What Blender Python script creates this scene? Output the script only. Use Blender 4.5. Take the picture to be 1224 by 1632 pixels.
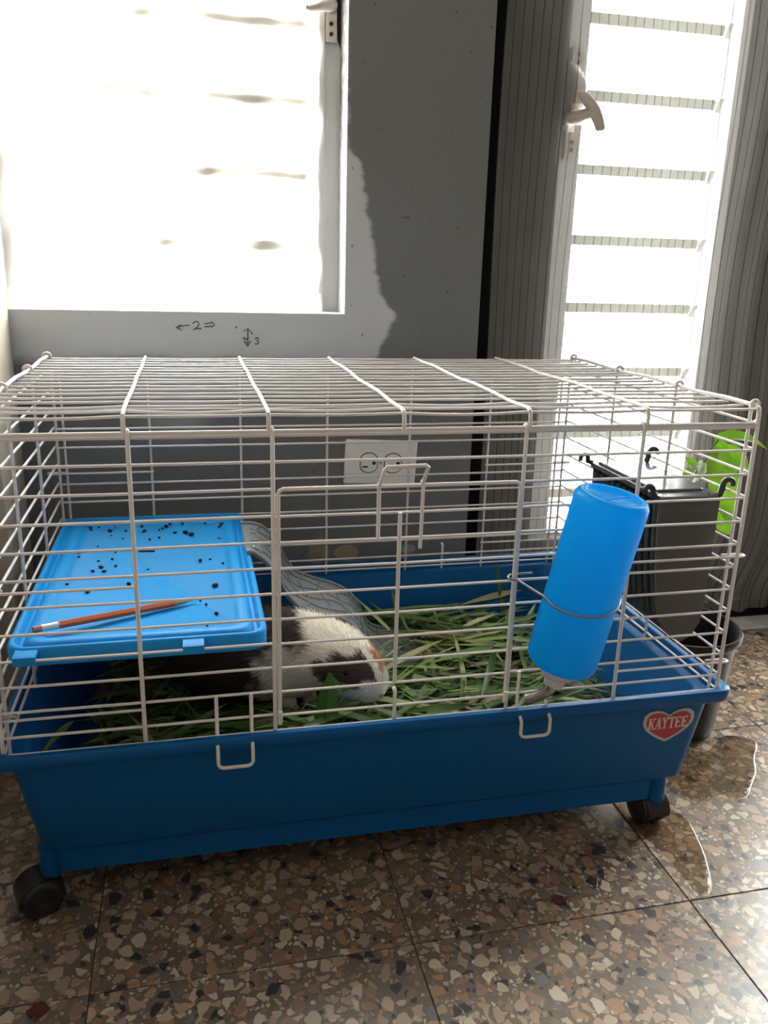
import bpy, math, random
from mathutils import Vector, Matrix
random.seed(7)
for o in list(bpy.data.objects): bpy.data.objects.remove(o)
SC = bpy.context.scene
COL = SC.collection
PI = math.pi

# ------------------------------------------------------------------ camera
cam = bpy.data.cameras.new('camera'); camo = bpy.data.objects.new('camera', cam); COL.objects.link(camo)
CP = Vector((0.186, -1.2001, 0.5597)); pitch, yaw, roll = 0.2889, 0.2315, 0.0288
fw = Vector((math.sin(yaw)*math.cos(pitch), math.cos(yaw)*math.cos(pitch), -math.sin(pitch)))
rt = Vector((math.cos(yaw), -math.sin(yaw), 0)); up = rt.cross(fw)
r2 = math.cos(roll)*rt + math.sin(roll)*up; u2 = -math.sin(roll)*rt + math.cos(roll)*up
M = Matrix((r2, u2, -fw)).transposed().to_4x4(); M.translation = CP
camo.matrix_world = M
cam.sensor_fit = 'VERTICAL'; cam.sensor_height = 36; cam.lens = 1328.8/1632*36
cam.clip_start = 0.02
SC.camera = camo
# ------------------------------------------------------------------ world, daylight, exposure
w = bpy.data.worlds.new('overcast_sky'); SC.world = w; w.use_nodes = True
bg = w.node_tree.nodes['Background']; bg.inputs[0].default_value = (1.0, 0.985, 0.965, 1); bg.inputs[1].default_value = 30.0
def portal(name, loc, sx, sz):          # light portals: no light of their own, they guide sky sampling
    l = bpy.data.lights.new(name, 'AREA'); l.shape = 'RECTANGLE'; l.size = sx; l.size_y = sz
    l.cycles.is_portal = True
    o = bpy.data.objects.new(name, l); COL.objects.link(o); o.location = loc; o.rotation_euler = (-PI/2, 0, 0)
portal('sky_portal_film_window', (0.176, 0.19, 0.82), 0.50, 0.68)
portal('sky_portal_louvre_door', (0.97, 0.27, 1.02), 0.30, 1.92)
portal('glass_door_right_offscreen', (1.82, 0.19, 0.96), 0.82, 2.0)
vs = SC.view_settings
vs.view_transform = 'Standard'; vs.look = 'None'; vs.gamma = 1; vs.use_curve_mapping = False; vs.exposure = 0.3

# ------------------------------------------------------------------ materials
def node(nt, t, **kw):
    n = nt.nodes.new(t)
    for k, v in kw.items(): setattr(n, k, v)
    return n
def mat(name, col, rough=.5, metal=0, spec=.5, var=.06, scale=40, bump=0, bscale=200, sub=None, trans=0):
    m = bpy.data.materials.new(name); m.use_nodes = True; nt = m.node_tree
    b = nt.nodes['Principled BSDF']
    b.inputs['Roughness'].default_value = rough; b.inputs['Metallic'].default_value = metal
    b.inputs['Specular IOR Level'].default_value = spec
    geo = node(nt, 'ShaderNodeNewGeometry')
    no = node(nt, 'ShaderNodeTexNoise'); no.inputs['Scale'].default_value = scale; no.inputs['Detail'].default_value = 4
    nt.links.new(geo.outputs['Position'], no.inputs['Vector'])
    mr = node(nt, 'ShaderNodeMapRange'); mr.inputs['To Min'].default_value = 1-var*2; mr.inputs['To Max'].default_value = 1+var*2
    nt.links.new(no.outputs['Fac'], mr.inputs['Value'])
    mx = node(nt, 'ShaderNodeVectorMath', operation='SCALE'); mx.inputs[0].default_value = col[:3]
    nt.links.new(mr.outputs[0], mx.inputs['Scale']); nt.links.new(mx.outputs[0], b.inputs['Base Color'])
    if bump:
        n2 = node(nt, 'ShaderNodeTexNoise'); n2.inputs['Scale'].default_value = bscale
        nt.links.new(geo.outputs['Position'], n2.inputs['Vector'])
        bp = node(nt, 'ShaderNodeBump'); bp.inputs['Strength'].default_value = bump; bp.inputs['Distance'].default_value = .002
        nt.links.new(n2.outputs['Fac'], bp.inputs['Height']); nt.links.new(bp.outputs[0], b.inputs['Normal'])
    if trans:
        tr = node(nt, 'ShaderNodeBsdfTranslucent'); nt.links.new(mx.outputs[0], tr.inputs[0])
        ms = node(nt, 'ShaderNodeMixShader'); ms.inputs[0].default_value = trans
        nt.links.new(b.outputs[0], ms.inputs[1]); nt.links.new(tr.outputs[0], ms.inputs[2])
        nt.links.new(ms.outputs[0], nt.nodes['Material Output'].inputs[0])
    return m
MT = {}
MT['wire'] = mat('white_coated_wire', (.64, .59, .575), .38, var=.03)
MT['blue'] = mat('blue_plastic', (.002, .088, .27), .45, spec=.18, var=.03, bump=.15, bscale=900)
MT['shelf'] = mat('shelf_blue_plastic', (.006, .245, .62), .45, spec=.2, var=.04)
MT['bottle'] = mat('translucent_blue_bottle', (.004, .47, .86), .35, spec=.35, var=.02, trans=.72)
MT['cap'] = mat('pale_cap_plastic', (.62, .62, .66), .45, trans=.25)
MT['steel'] = mat('spout_steel', (.55, .53, .5), .22, metal=1)
MT['dullwire'] = mat('dull_holder_wire', (.22, .21, .21), .35, metal=.8)
MT['black'] = mat('black_plastic', (.012, .012, .013), .35)
MT['pot'] = mat('black_pot_plastic', (.008, .0075, .007), .42, spec=.35)
MT['soil'] = mat('dark_soil', (.02, .014, .01), .95, bump=1, bscale=300)
MT['feeder'] = mat('smoked_grey_plastic', (.078, .072, .067), .3, trans=.15)
MT['feeder_dark'] = mat('smoked_dark_plastic', (.03, .034, .038), .2)
MT['lid'] = mat('glossy_smoked_lid', (.10, .10, .11), .12, spec=.8)
MT['ramp'] = mat('grey_ramp_plastic', (.27, .29, .31), .4, trans=.3)
MT['outlet'] = mat('white_outlet_plastic', (.84, .83, .82), .4, var=.03)
MT['ink'] = mat('dark_slot', (.008, .008, .008), .6)
MT['alu'] = mat('painted_aluminium', (.58, .565, .56), .45, var=.05)
MT['crank'] = mat('crank_painted_metal', (.50, .44, .40), .45)
MT['grime'] = mat('grime', (.035, .028, .025), .9)
MT['doorblack'] = mat('black_door_paint', (.004, .004, .005), .8, spec=.06)
MT['threshold'] = mat('cement_threshold', (.33, .32, .29), .7, var=.15, bump=.3)
MT['pencil'] = mat('orange_pencil_paint', (.55, .10, .025), .35)
MT['ferrule'] = mat('pencil_ferrule', (.75, .73, .72), .3, metal=.6)
MT['eraser'] = mat('pencil_eraser', (.40, .17, .12), .8)
MT['wood'] = mat('sharpened_wood', (.42, .25, .14), .7)
MT['crumb'] = mat('dark_dropping', (.018, .012, .009), .9)
MT['red'] = mat('dark_red_scrap', (.08, .006, .010), .6)
MT['stickerw'] = mat('sticker_grey_border', (.44, .42, .41), .4)
MT['stickerr'] = mat('sticker_red', (.38, .028, .04), .4)
MT['letter'] = mat('sticker_lettering', (.62, .57, .55), .4)
MT['graphite'] = mat('graphite', (.05, .05, .05), .6)
MT['eye'] = mat('glossy_dark_eye', (.006, .004, .004), .05)
MT['nose'] = mat('pink_nose', (.42, .22, .19), .5)
MT['ear'] = mat('ear_skin', (.06, .035, .03), .8)
MT['room'] = mat('room_paint', (.20, .195, .19), .8)
MT['ceil'] = mat('ceiling_paint', (.30, .295, .29), .8)
MT['pil'] = mat('beige_paint', (.50, .44, .36), .75, var=.1)
MT['grout'] = mat('floor_joint', (.07, .056, .043), .9)

def wall_material():
    m = bpy.data.materials.new('grey_wall_with_primer_patch'); m.use_nodes = True; nt = m.node_tree; L = nt.links
    b = nt.nodes['Principled BSDF']; b.inputs['Roughness'].default_value = 1.0
    geo = node(nt, 'ShaderNodeNewGeometry'); sx = node(nt, 'ShaderNodeSeparateXYZ'); L.new(geo.outputs['Position'], sx.inputs[0])
    def math_(op, a, b_=None, c=None):
        n = node(nt, 'ShaderNodeMath', operation=op)
        for i, v in enumerate((a, b_, c)):
            if v is None: continue
            if isinstance(v, (int, float)): n.inputs[i].default_value = v
            else: L.new(v, n.inputs[i])
        return n.outputs[0]
    def noise(scale, detail=5, vec=None, rough=.6):
        n = node(nt, 'ShaderNodeTexNoise'); n.inputs['Scale'].default_value = scale; n.inputs['Detail'].default_value = detail
        n.inputs['Roughness'].default_value = rough
        L.new(vec or geo.outputs['Position'], n.inputs['Vector']); return n.outputs['Fac']
    mp = node(nt, 'ShaderNodeMapping'); mp.inputs['Scale'].default_value = (.35, 1, 1.6); L.new(geo.outputs['Position'], mp.inputs[0])
    rag = math_('MULTIPLY', math_('SUBTRACT', noise(45, 5, mp.outputs[0], .6), .5), .022)
    # right-hand limit of the primer as a curve over height
    zz = math_('DIVIDE', math_('SUBTRACT', sx.outputs['Z'], .40), .60)
    fc = node(nt, 'ShaderNodeFloatCurve'); cv = fc.mapping.curves[0]
    pts = [(.40, .455), (.433, .467), (.47, .484), (.488, .490), (.503, .474), (.551, .460), (.621, .447), (.685, .433), (.70, .430), (.712, .417), (.75, .4125), (1.0, .412)]
    cv.points[0].location = ((pts[0][0]-.4)/.6, pts[0][1]); cv.points[1].location = (1, pts[-1][1])
    for z, x in pts[1:-1]: cv.points.new((z-.4)/.6, x)
    fc.mapping.update(); L.new(zz, fc.inputs['Value'])
    d1 = math_('ADD', math_('SUBTRACT', fc.outputs[0], sx.outputs['X']), rag)
    def step(v, wd): 
        mr = node(nt, 'ShaderNodeMapRange', interpolation_type='SMOOTHSTEP'); mr.inputs['From Min'].default_value = -wd; mr.inputs['From Max'].default_value = wd
        L.new(v, mr.inputs['Value']); return mr.outputs[0]
    mR = step(d1, .005)
    d2 = math_('ADD', math_('SUBTRACT', sx.outputs['Z'], .418), rag)
    mB = step(d2, .012)
    mask = math_('MULTIPLY', mR, mB)
    # a thinner roller smear lower down
    def blob(cx, cz, rx, rz, soft, amt):
        a = math_('DIVIDE', math_('SUBTRACT', sx.outputs['X'], cx), rx); c = math_('DIVIDE', math_('SUBTRACT', sx.outputs['Z'], cz), rz)
        r = math_('SQRT', math_('ADD', math_('MULTIPLY', a, a), math_('MULTIPLY', c, c)))
        v = math_('SUBTRACT', math_('ADD', 1.0, math_('MULTIPLY', rag, 18)), r)
        return math_('MULTIPLY', step(v, soft), amt)
    mask = math_('MAXIMUM', mask, blob(.165, .375, .05, .07, .5, .35))
    chips = math_('MAXIMUM', blob(.375, .115, .017, .024, .25, .7), blob(.42, .112, .019, .013, .15, 1.0))
    chipw = blob(.523, .113, .012, .008, .2, .6)
    base = node(nt, 'ShaderNodeMix', data_type='RGBA'); base.inputs[6].default_value = (.152, .158, .162, 1); base.inputs[7].default_value = (.184, .190, .195, 1)
    L.new(noise(6), base.inputs[0])
    m1 = node(nt, 'ShaderNodeMix', data_type='RGBA'); L.new(mask, m1.inputs[0]); L.new(base.outputs[2], m1.inputs[6]); m1.inputs[7].default_value = (.50, .515, .555, 1)
    m2 = node(nt, 'ShaderNodeMix', data_type='RGBA'); L.new(chips, m2.inputs[0]); L.new(m1.outputs[2], m2.inputs[6]); m2.inputs[7].default_value = (.36, .30, .20, 1)
    m3 = node(nt, 'ShaderNodeMix', data_type='RGBA'); L.new(chipw, m3.inputs[0]); L.new(m2.outputs[2], m3.inputs[6]); m3.inputs[7].default_value = (.5, .5, .5, 1)
    sp = math_('GREATER_THAN', noise(95, 1), .765)
    m4 = node(nt, 'ShaderNodeMix', data_type='RGBA'); L.new(math_('MULTIPLY', sp, .6), m4.inputs[0]); L.new(m3.outputs[2], m4.inputs[6]); m4.inputs[7].default_value = (.05, .045, .04, 1)
    L.new(m4.outputs[2], b.inputs['Base Color'])
    mp2 = node(nt, 'ShaderNodeMapping'); mp2.inputs['Scale'].default_value = (40, 40, 320); L.new(geo.outputs['Position'], mp2.inputs[0])
    bp = node(nt, 'ShaderNodeBump'); bp.inputs['Strength'].default_value = .25; bp.inputs['Distance'].default_value = .001
    L.new(noise(1, 3, mp2.outputs[0]), bp.inputs['Height']); L.new(bp.outputs[0], b.inputs['Normal'])
    return m
MT['wall'] = wall_material()

def terrazzo():
    m = bpy.data.materials.new('terrazzo'); m.use_nodes = True; nt = m.node_tree; L = nt.links
    b = nt.nodes['Principled BSDF']
    geo = node(nt, 'ShaderNodeNewGeometry'); oi = node(nt, 'ShaderNodeObjectInfo')
    off = node(nt, 'ShaderNodeVectorMath', operation='SCALE'); off.inputs[0].default_value = (31, 17, 0); L.new(oi.outputs['Random'], off.inputs['Scale'])
    ad = node(nt, 'ShaderNodeVectorMath', operation='ADD'); L.new(geo.outputs['Position'], ad.inputs[0]); L.new(off.outputs[0], ad.inputs[1])
    nz = node(nt, 'ShaderNodeTexNoise'); nz.inputs['Scale'].default_value = 90; nz.inputs['Detail'].default_value = 2; L.new(ad.outputs[0], nz.inputs['Vector'])
    c0 = node(nt, 'ShaderNodeVectorMath', operation='SUBTRACT'); L.new(nz.outputs['Color'], c0.inputs[0]); c0.inputs[1].default_value = (.5, .5, .5)
    c1 = node(nt, 'ShaderNodeVectorMath', operation='SCALE'); L.new(c0.outputs[0], c1.inputs[0]); c1.inputs['Scale'].default_value = .008
    P = node(nt, 'ShaderNodeVectorMath', operation='ADD'); L.new(ad.outputs[0], P.inputs[0]); L.new(c1.outputs[0], P.inputs[1])
    def mth(op, a, v):
        n = node(nt, 'ShaderNodeMath', operation=op); n.use_clamp = False
        L.new(a, n.inputs[0])
        if isinstance(v, (int, float)): n.inputs[1].default_value = v
        else: L.new(v, n.inputs[1])
        return n.outputs[0]
    def layer(scale, thr, present, seed, stretch):
        mp = node(nt, 'ShaderNodeMapping'); mp.inputs['Location'].default_value = (seed, seed*1.7, 0); mp.inputs['Rotation'].default_value = (0, 0, seed); mp.inputs['Scale'].default_value = (stretch, 1, 0)
        L.new(P.outputs[0], mp.inputs[0])
        v = node(nt, 'ShaderNodeTexVoronoi', voronoi_dimensions='2D', feature='F1'); e = node(nt, 'ShaderNodeTexVoronoi', voronoi_dimensions='2D', feature='DISTANCE_TO_EDGE')
        for n in (v, e): n.inputs['Scale'].default_value = scale; n.inputs['Randomness'].default_value = 1; L.new(mp.outputs[0], n.inputs['Vector'])
        sc = node(nt, 'ShaderNodeSeparateColor'); L.new(v.outputs['Color'], sc.inputs[0])
        t = mth('ADD', mth('MULTIPLY', sc.outputs[1], .14), thr)
        mr = node(nt, 'ShaderNodeMapRange', interpolation_type='SMOOTHSTEP'); mr.inputs['From Min'].default_value = 0; mr.inputs['From Max'].default_value = .035
        L.new(mth('SUBTRACT', e.outputs['Distance'], t), mr.inputs['Value'])
        rd = node(nt, 'ShaderNodeMapRange', interpolation_type='SMOOTHSTEP'); rd.inputs['From Min'].default_value = .47; rd.inputs['From Max'].default_value = .43; L.new(v.outputs['Distance'], rd.inputs['Value'])
        msk = mth('MULTIPLY', mth('MULTIPLY', mr.outputs[0], rd.outputs[0]), mth('LESS_THAN', sc.outputs[2], present))
        cr = node(nt, 'ShaderNodeValToRGB'); cr.color_ramp.interpolation = 'CONSTANT'
        els = [(0, (.30, .21, .138)), (.16, (.23, .133, .084)), (.30, (.375, .285, .20)), (.44, (.18, .125, .082)), (.54, (.325, .222, .158)), (.66, (.43, .35, .262)), (.76, (.285, .163, .082)), (.84, (.035, .033, .036)), (.95, (.13, .12, .115))]
        cr.color_ramp.elements[0].position = 0; cr.color_ramp.elements[0].color = (*els[0][1], 1)
        cr.color_ramp.elements[1].position = els[1][0]; cr.color_ramp.elements[1].color = (*els[1][1], 1)
        for p_, c_ in els[2:]: el = cr.color_ramp.elements.new(p_); el.color = (*c_, 1)
        L.new(sc.outputs[0], cr.inputs[0]); return msk, cr.outputs[0]
    n2 = node(nt, 'ShaderNodeTexNoise'); n2.inputs['Scale'].default_value = 400; L.new(ad.outputs[0], n2.inputs['Vector'])
    cur = node(nt, 'ShaderNodeMix', data_type='RGBA'); L.new(n2.outputs['Fac'], cur.inputs[0]); cur.inputs[6].default_value = (.100, .074, .052, 1); cur.inputs[7].default_value = (.165, .125, .088, 1)
    out = cur.outputs[2]
    for a in ((160, .06, .55, 3.1, 1.2), (92, .07, .62, 1.3, .8), (50, .085, .80, .4, 1.25)):
        msk, colr = layer(*a)
        mx = node(nt, 'ShaderNodeMix', data_type='RGBA'); L.new(msk, mx.inputs[0]); L.new(out, mx.inputs[6]); L.new(colr, mx.inputs[7]); out = mx.outputs[2]
    L.new(out, b.inputs['Base Color'])
    n3 = node(nt, 'ShaderNodeTexNoise'); n3.inputs['Scale'].default_value = 9; n3.inputs['Detail'].default_value = 5; L.new(geo.outputs['Position'], n3.inputs['Vector'])
    mr = node(nt, 'ShaderNodeMapRange'); mr.inputs['To Min'].default_value = .20; mr.inputs['To Max'].default_value = .42; L.new(n3.outputs['Fac'], mr.inputs['Value']); L.new(mr.outputs[0], b.inputs['Roughness'])
    b.inputs['Specular IOR Level'].default_value = .62
    return m
MT['terrazzo'] = terrazzo()

def sheer(name, col, stripe=None, clear=.35, trl=.5, clear2=.2):
    """thin cloth or film: diffuse + translucent + see-through; optional fine woven stripes along u"""
    m = bpy.data.materials.new(name); m.use_nodes = True; nt = m.node_tree; L = nt.links
    nt.nodes.remove(nt.nodes['Principled BSDF'])
    df = node(nt, 'ShaderNodeBsdfDiffuse'); tl = node(nt, 'ShaderNodeBsdfTranslucent'); tp = node(nt, 'ShaderNodeBsdfTransparent')
    a = node(nt, 'ShaderNodeMixShader'); a.inputs[0].default_value = trl; L.new(df.outputs[0], a.inputs[1]); L.new(tl.outputs[0], a.inputs[2])
    c = node(nt, 'ShaderNodeMixShader'); c.inputs[0].default_value = clear; L.new(a.outputs[0], c.inputs[1]); L.new(tp.outputs[0], c.inputs[2])
    L.new(c.outputs[0], nt.nodes['Material Output'].inputs[0])
    geo = node(nt, 'ShaderNodeNewGeometry'); no = node(nt, 'ShaderNodeTexNoise'); no.inputs['Scale'].default_value = 14; no.inputs['Detail'].default_value = 5
    L.new(geo.outputs['Position'], no.inputs['Vector'])
    cm = node(nt, 'ShaderNodeMix', data_type='RGBA'); L.new(no.outputs['Fac'], cm.inputs[0]); cm.inputs[6].default_value = (*[x*.85 for x in col], 1); cm.inputs[7].default_value = (*[min(1, x*1.15) for x in col], 1)
    res = cm.outputs[2]
    if stripe:
        uv = node(nt, 'ShaderNodeUVMap'); s = node(nt, 'ShaderNodeSeparateXYZ'); L.new(uv.outputs[0], s.inputs[0])
        d = node(nt, 'ShaderNodeMath', operation='DIVIDE'); L.new(s.outputs[0], d.inputs[0]); d.inputs[1].default_value = stripe
        f = node(nt, 'ShaderNodeMath', operation='FRACT'); L.new(d.outputs[0], f.inputs[0])
        l = node(nt, 'ShaderNodeMath', operation='LESS_THAN'); L.new(f.outputs[0], l.inputs[0]); l.inputs[1].default_value = .10
        sm = node(nt, 'ShaderNodeMix', data_type='RGBA'); L.new(l.outputs[0], sm.inputs[0]); L.new(res, sm.inputs[6]); sm.inputs[7].default_value = (.075, .068, .066, 1); res = sm.outputs[2]
        cl = node(nt, 'ShaderNodeMapRange'); L.new(l.outputs[0], cl.inputs['Value']); cl.inputs['To Min'].default_value = clear; cl.inputs['To Max'].default_value = clear2
        L.new(cl.outputs[0], c.inputs[0])
    L.new(res, df.inputs[0]); L.new(res, tl.inputs[0])
    return m
MT['curtain'] = sheer('striped_sheer_curtain', (.22, .21, .20), .0183, .34, .08, .20)
MT['film'] = sheer('clouded_plastic_film', (.86, .82, .76), None, .36, .65)
def glassy(name, tint, rough, refl):
    m = bpy.data.materials.new(name); m.use_nodes = True; nt = m.node_tree; L = nt.links
    nt.nodes.remove(nt.nodes['Principled BSDF'])
    tp = node(nt, 'ShaderNodeBsdfTransparent'); tp.inputs[0].default_value = (*tint, 1)
    gl = node(nt, 'ShaderNodeBsdfGlossy'); gl.inputs['Roughness'].default_value = rough
    fr = node(nt, 'ShaderNodeLayerWeight'); fr.inputs[0].default_value = .5
    no = node(nt, 'ShaderNodeTexNoise'); no.inputs['Scale'].default_value = 30
    bp = node(nt, 'ShaderNodeBump'); bp.inputs['Strength'].default_value = .12; bp.inputs['Distance'].default_value = .002
    L.new(no.outputs['Fac'], bp.inputs['Height']); L.new(bp.outputs[0], gl.inputs['Normal'])
    pw = node(nt, 'ShaderNodeMath', operation='POWER'); L.new(fr.outputs['Facing'], pw.inputs[0]); pw.inputs[1].default_value = 4.5
    sc_ = node(nt, 'ShaderNodeMath', operation='MULTIPLY_ADD'); L.new(pw.outputs[0], sc_.inputs[0]); sc_.inputs[1].default_value = .9; sc_.inputs[2].default_value = .025
    mx = node(nt, 'ShaderNodeMixShader'); L.new(sc_.outputs[0], mx.inputs[0]); L.new(tp.outputs[0], mx.inputs[1]); L.new(gl.outputs[0], mx.inputs[2])
    L.new(mx.outputs[0], nt.nodes['Material Output'].inputs[0]); return m
MT['glass'] = glassy('louvre_glass', (.93, .96, .95), .02, 0)
MT['water'] = glassy('spilled_water', (.80, .74, .66), .015, 1)
MT['edge'] = sheer('ground_glass_edge', (.31, .295, .265), None, .024, .5)

def vcol_mat(name, rough, trans=0, island=False, ramp=None):
    m = bpy.data.materials.new(name); m.use_nodes = True; nt = m.node_tree; L = nt.links
    b = nt.nodes['Principled BSDF']; b.inputs['Roughness'].default_value = rough
    if ramp:
        src = node(nt, 'ShaderNodeNewGeometry').outputs['Random Per Island'] if island else node(nt, 'ShaderNodeObjectInfo').outputs['Random']
        cr = node(nt, 'ShaderNodeValToRGB'); els = cr.color_ramp.elements
        els[0].position = ramp[0][0]; els[0].color = (*ramp[0][1], 1); els[1].position = ramp[1][0]; els[1].color = (*ramp[1][1], 1)
        for p_, c_ in ramp[2:]: e = els.new(p_); e.color = (*c_, 1)
        L.new(src, cr.inputs[0]); col = cr.outputs[0]
    else:
        at = node(nt, 'ShaderNodeAttribute'); at.attribute_name = 'Col'; col = at.outputs['Color']
    L.new(col, b.inputs['Base Color'])
    if trans:
        tr = node(nt, 'ShaderNodeBsdfTranslucent'); L.new(col, tr.inputs[0])
        ms = node(nt, 'ShaderNodeMixShader'); ms.inputs[0].default_value = trans
        L.new(b.outputs[0], ms.inputs[1]); L.new(tr.outputs[0], ms.inputs[2]); L.new(ms.outputs[0], nt.nodes['Material Output'].inputs[0])
    return m
GR = [(0, (.030, .075, .012)), (.3, (.065, .14, .022)), (.55, (.11, .20, .038)), (.75, (.20, .31, .075)), (.88, (.38, .38, .15)), (1, (.26, .15, .065))]
MT['grass'] = vcol_mat('grass_heap', .5, .3, True, GR)
MT['blade'] = vcol_mat('grass_leaf', .45, .3, False, GR)
MT['fur'] = vcol_mat('guinea_pig_coat', .8, .15)
MT['leaf'] = mat('pothos_leaf', (.115, .245, .012), .3, var=.28, scale=45, trans=.5)
MT['palel'] = mat('pale_variegated_leaf', (.55, .62, .45), .4, var=.1, trans=.4)
MT['stem'] = mat('pothos_stem', (.10, .20, .03), .5)

# ------------------------------------------------------------------ mesh helpers
class MB:
    def __init__(s): s.v = []; s.f = []; s.mi = []
    def add(s, vs, fs):
        n = len(s.v); s.v += [tuple(x) for x in vs]; s.f += [tuple(i+n for i in f) for f in fs]; return s
    def box(s, x0, x1, y0, y1, z0, z1, rot=None, piv=None):
        vs = [Vector((x, y, z)) for z in (z0, z1) for y in (y0, y1) for x in (x0, x1)]
        if rot is not None:
            piv = Vector(piv) if piv is not None else Vector(((x0+x1)/2, (y0+y1)/2, (z0+z1)/2))
            vs = [piv + rot @ (q-piv) for q in vs]
        return s.add(vs, [(0, 2, 3, 1), (4, 5, 7, 6), (0, 1, 5, 4), (2, 6, 7, 3), (0, 4, 6, 2), (1, 3, 7, 5)])
    def tube(s, pts, r, n=8, cap=True, closed=False):
        pts = [Vector(q) for q in pts]; N = len(pts); vs = []; fs = []
        rs = r if isinstance(r, (list, tuple)) else [r]*N
        prev = None
        for i, q in enumerate(pts):
            if closed: t = pts[(i+1) % N]-pts[i-1]
            else: t = pts[min(i+1, N-1)]-pts[max(i-1, 0)]
            t.normalize()
            if prev is None:
                a = Vector((0, 0, 1)) if abs(t.z) < .9 else Vector((0, 1, 0))
                prev = (a - t*a.dot(t)).normalized()
            else:
                prev = (prev - t*prev.dot(t))
                prev = prev.normalized() if prev.length > 1e-6 else t.orthogonal().normalized()
            bn = t.cross(prev)
            for k in range(n):
                a = 2*PI*k/n; vs.append(q + prev*(math.cos(a)*rs[i]) + bn*(math.sin(a)*rs[i]))
        M_ = N if closed else N-1
        for i in range(M_):
            j = (i+1) % N
            for k in range(n): k2 = (k+1) % n; fs.append((i*n+k, i*n+k2, j*n+k2, j*n+k))
        if cap and not closed: fs += [tuple(range(n-1, -1, -1)), tuple((N-1)*n+k for k in range(n))]
        return s.add(vs, fs)
    def lathe(s, prof, origin, axis=(0, 0, 1), n=32, cap0=True, cap1=True):
        ax = Vector(axis).normalized(); a = ax.orthogonal().normalized(); b = ax.cross(a); o = Vector(origin); vs = []; fs = []
        for r, h in prof:
            for k in range(n): t = 2*PI*k/n; vs.append(o + ax*h + a*(r*math.cos(t)) + b*(r*math.sin(t)))
        for i in range(len(prof)-1):
            for k in range(n): k2 = (k+1) % n; fs.append((i*n+k, i*n+k2, (i+1)*n+k2, (i+1)*n+k))
        if cap0: fs.append(tuple(range(n-1, -1, -1)))
        if cap1: fs.append(tuple((len(prof)-1)*n+k for k in range(n)))
        return s.add(vs, fs)
    def rings(s, rs, cap0=True, cap1=True):
        n = len(rs[0]); vs = [q for r in rs for q in r]; fs = []
        for i in range(len(rs)-1):
            for k in range(n): k2 = (k+1) % n; fs.append((i*n+k, i*n+k2, (i+1)*n+k2, (i+1)*n+k))
        if cap0: fs.append(tuple(range(n-1, -1, -1)))
        if cap1: fs.append(tuple((len(rs)-1)*n+k for k in range(n)))
        return s.add(vs, fs)
    def prism(s, poly, fn, d0, d1):
        """poly of (a,b); fn(a,b,d)->point"""
        n = len(poly); vs = [fn(a, b, d0) for a, b in poly]+[fn(a, b, d1) for a, b in poly]
        fs = [tuple(range(n-1, -1, -1)), tuple(range(n, 2*n))]+[(k, (k+1) % n, n+(k+1) % n, n+k) for k in range(n)]
        return s.add(vs, fs)
    def sheet(s, grid):
        R_ = len(grid); C_ = len(grid[0]); vs = [q for row in grid for q in row]
        return s.add(vs, [(i*C_+j, i*C_+j+1, (i+1)*C_+j+1, (i+1)*C_+j) for i in range(R_-1) for j in range(C_-1)])
    def build(s, name, material, parent=None, smooth=False, flip=False):
        off = Vector(ROOT.get(parent.name, (0, 0, 0))) if parent else Vector((0, 0, 0))
        me = bpy.data.meshes.new(name); me.from_pydata([tuple(Vector(q)-off) for q in s.v], [], s.f); me.update()
        import bmesh
        bm = bmesh.new(); bm.from_mesh(me); bmesh.ops.recalc_face_normals(bm, faces=bm.faces); bm.to_mesh(me); bm.free()
        me.materials.append(material if not isinstance(material, str) else MT[material])
        if smooth:
            me.polygons.foreach_set('use_smooth', [True]*len(me.polygons))
            try: me.set_sharp_from_angle(angle=math.radians(50))
            except Exception: pass
        o = bpy.data.objects.new(name, me); COL.objects.link(o)
        if parent: o.parent = parent; ROOT[o.name] = tuple(off)
        return o
ROOT = {}
def tag(o, label, cat, group=None):
    o['label'] = label; o['category'] = cat
    if group: o['group'] = group
    return o
def thing(name, label, cat, loc, group=None):
    o = bpy.data.objects.new(name, None); COL.objects.link(o); o.location = loc; o.empty_display_size = .05
    ROOT[o.name] = tuple(loc); return tag(o, label, cat, group)
def struct(o): o['kind'] = 'structure'; return o
def rrect(x0, x1, y0, y1, z, r, n=6):
    out = []
    for cx, cy, a0 in ((x1-r, y1-r, 0), (x0+r, y1-r, PI/2), (x0+r, y0+r, PI), (x1-r, y0+r, 1.5*PI)):
        for k in range(n+1): a = a0+PI/2*k/n; out.append(Vector((cx+r*math.cos(a), cy+r*math.sin(a), z)))
    return out
RX = lambda a: Matrix.Rotation(a, 3, 'X')
RY = lambda a: Matrix.Rotation(a, 3, 'Y')
RZ = lambda a: Matrix.Rotation(a, 3, 'Z')

# ================================================================== SETTING
FZ = -.09
fl = struct(MB().box(-.2, 3.7, -4.1, .30, FZ-.06, FZ-.0018).build('floor', 'grout'))
T = .308; G = .0006
tb = MB().rings([rrect(G, T-G, G, T-G, z, .0012, 2) for z in (FZ-.010, FZ-.0006)]+[rrect(G+.0006, T-G-.0006, G+.0006, T-G-.0006, FZ, .0012, 2)])
first = None
for i in range(-3, 10):
    for j in range(-11, 2):
        x = .690+T*i; y = -.552+T*j
        if first is None: first = tb.build('tile', 'terrazzo', fl); t = first
        else: t = first.copy(); COL.objects.link(t)
        t.location = (x, y, 0)
struct(MB().box(.60, 1.36, .066, .122, FZ-.012, FZ+.002).build('trim_1', 'threshold'))
CZ = 2.3; YB = .05
# back wall with the window opening
bw = MB()
for a in ((-.2, .622, YB, .16, FZ-.05, .487), (.412, .622, YB, .16, .487, 1.16), (-.2, .622, YB, .16, 1.16, CZ), (-.2, -.062, YB, .16, .487, 1.16)): bw.box(*a)
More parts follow.
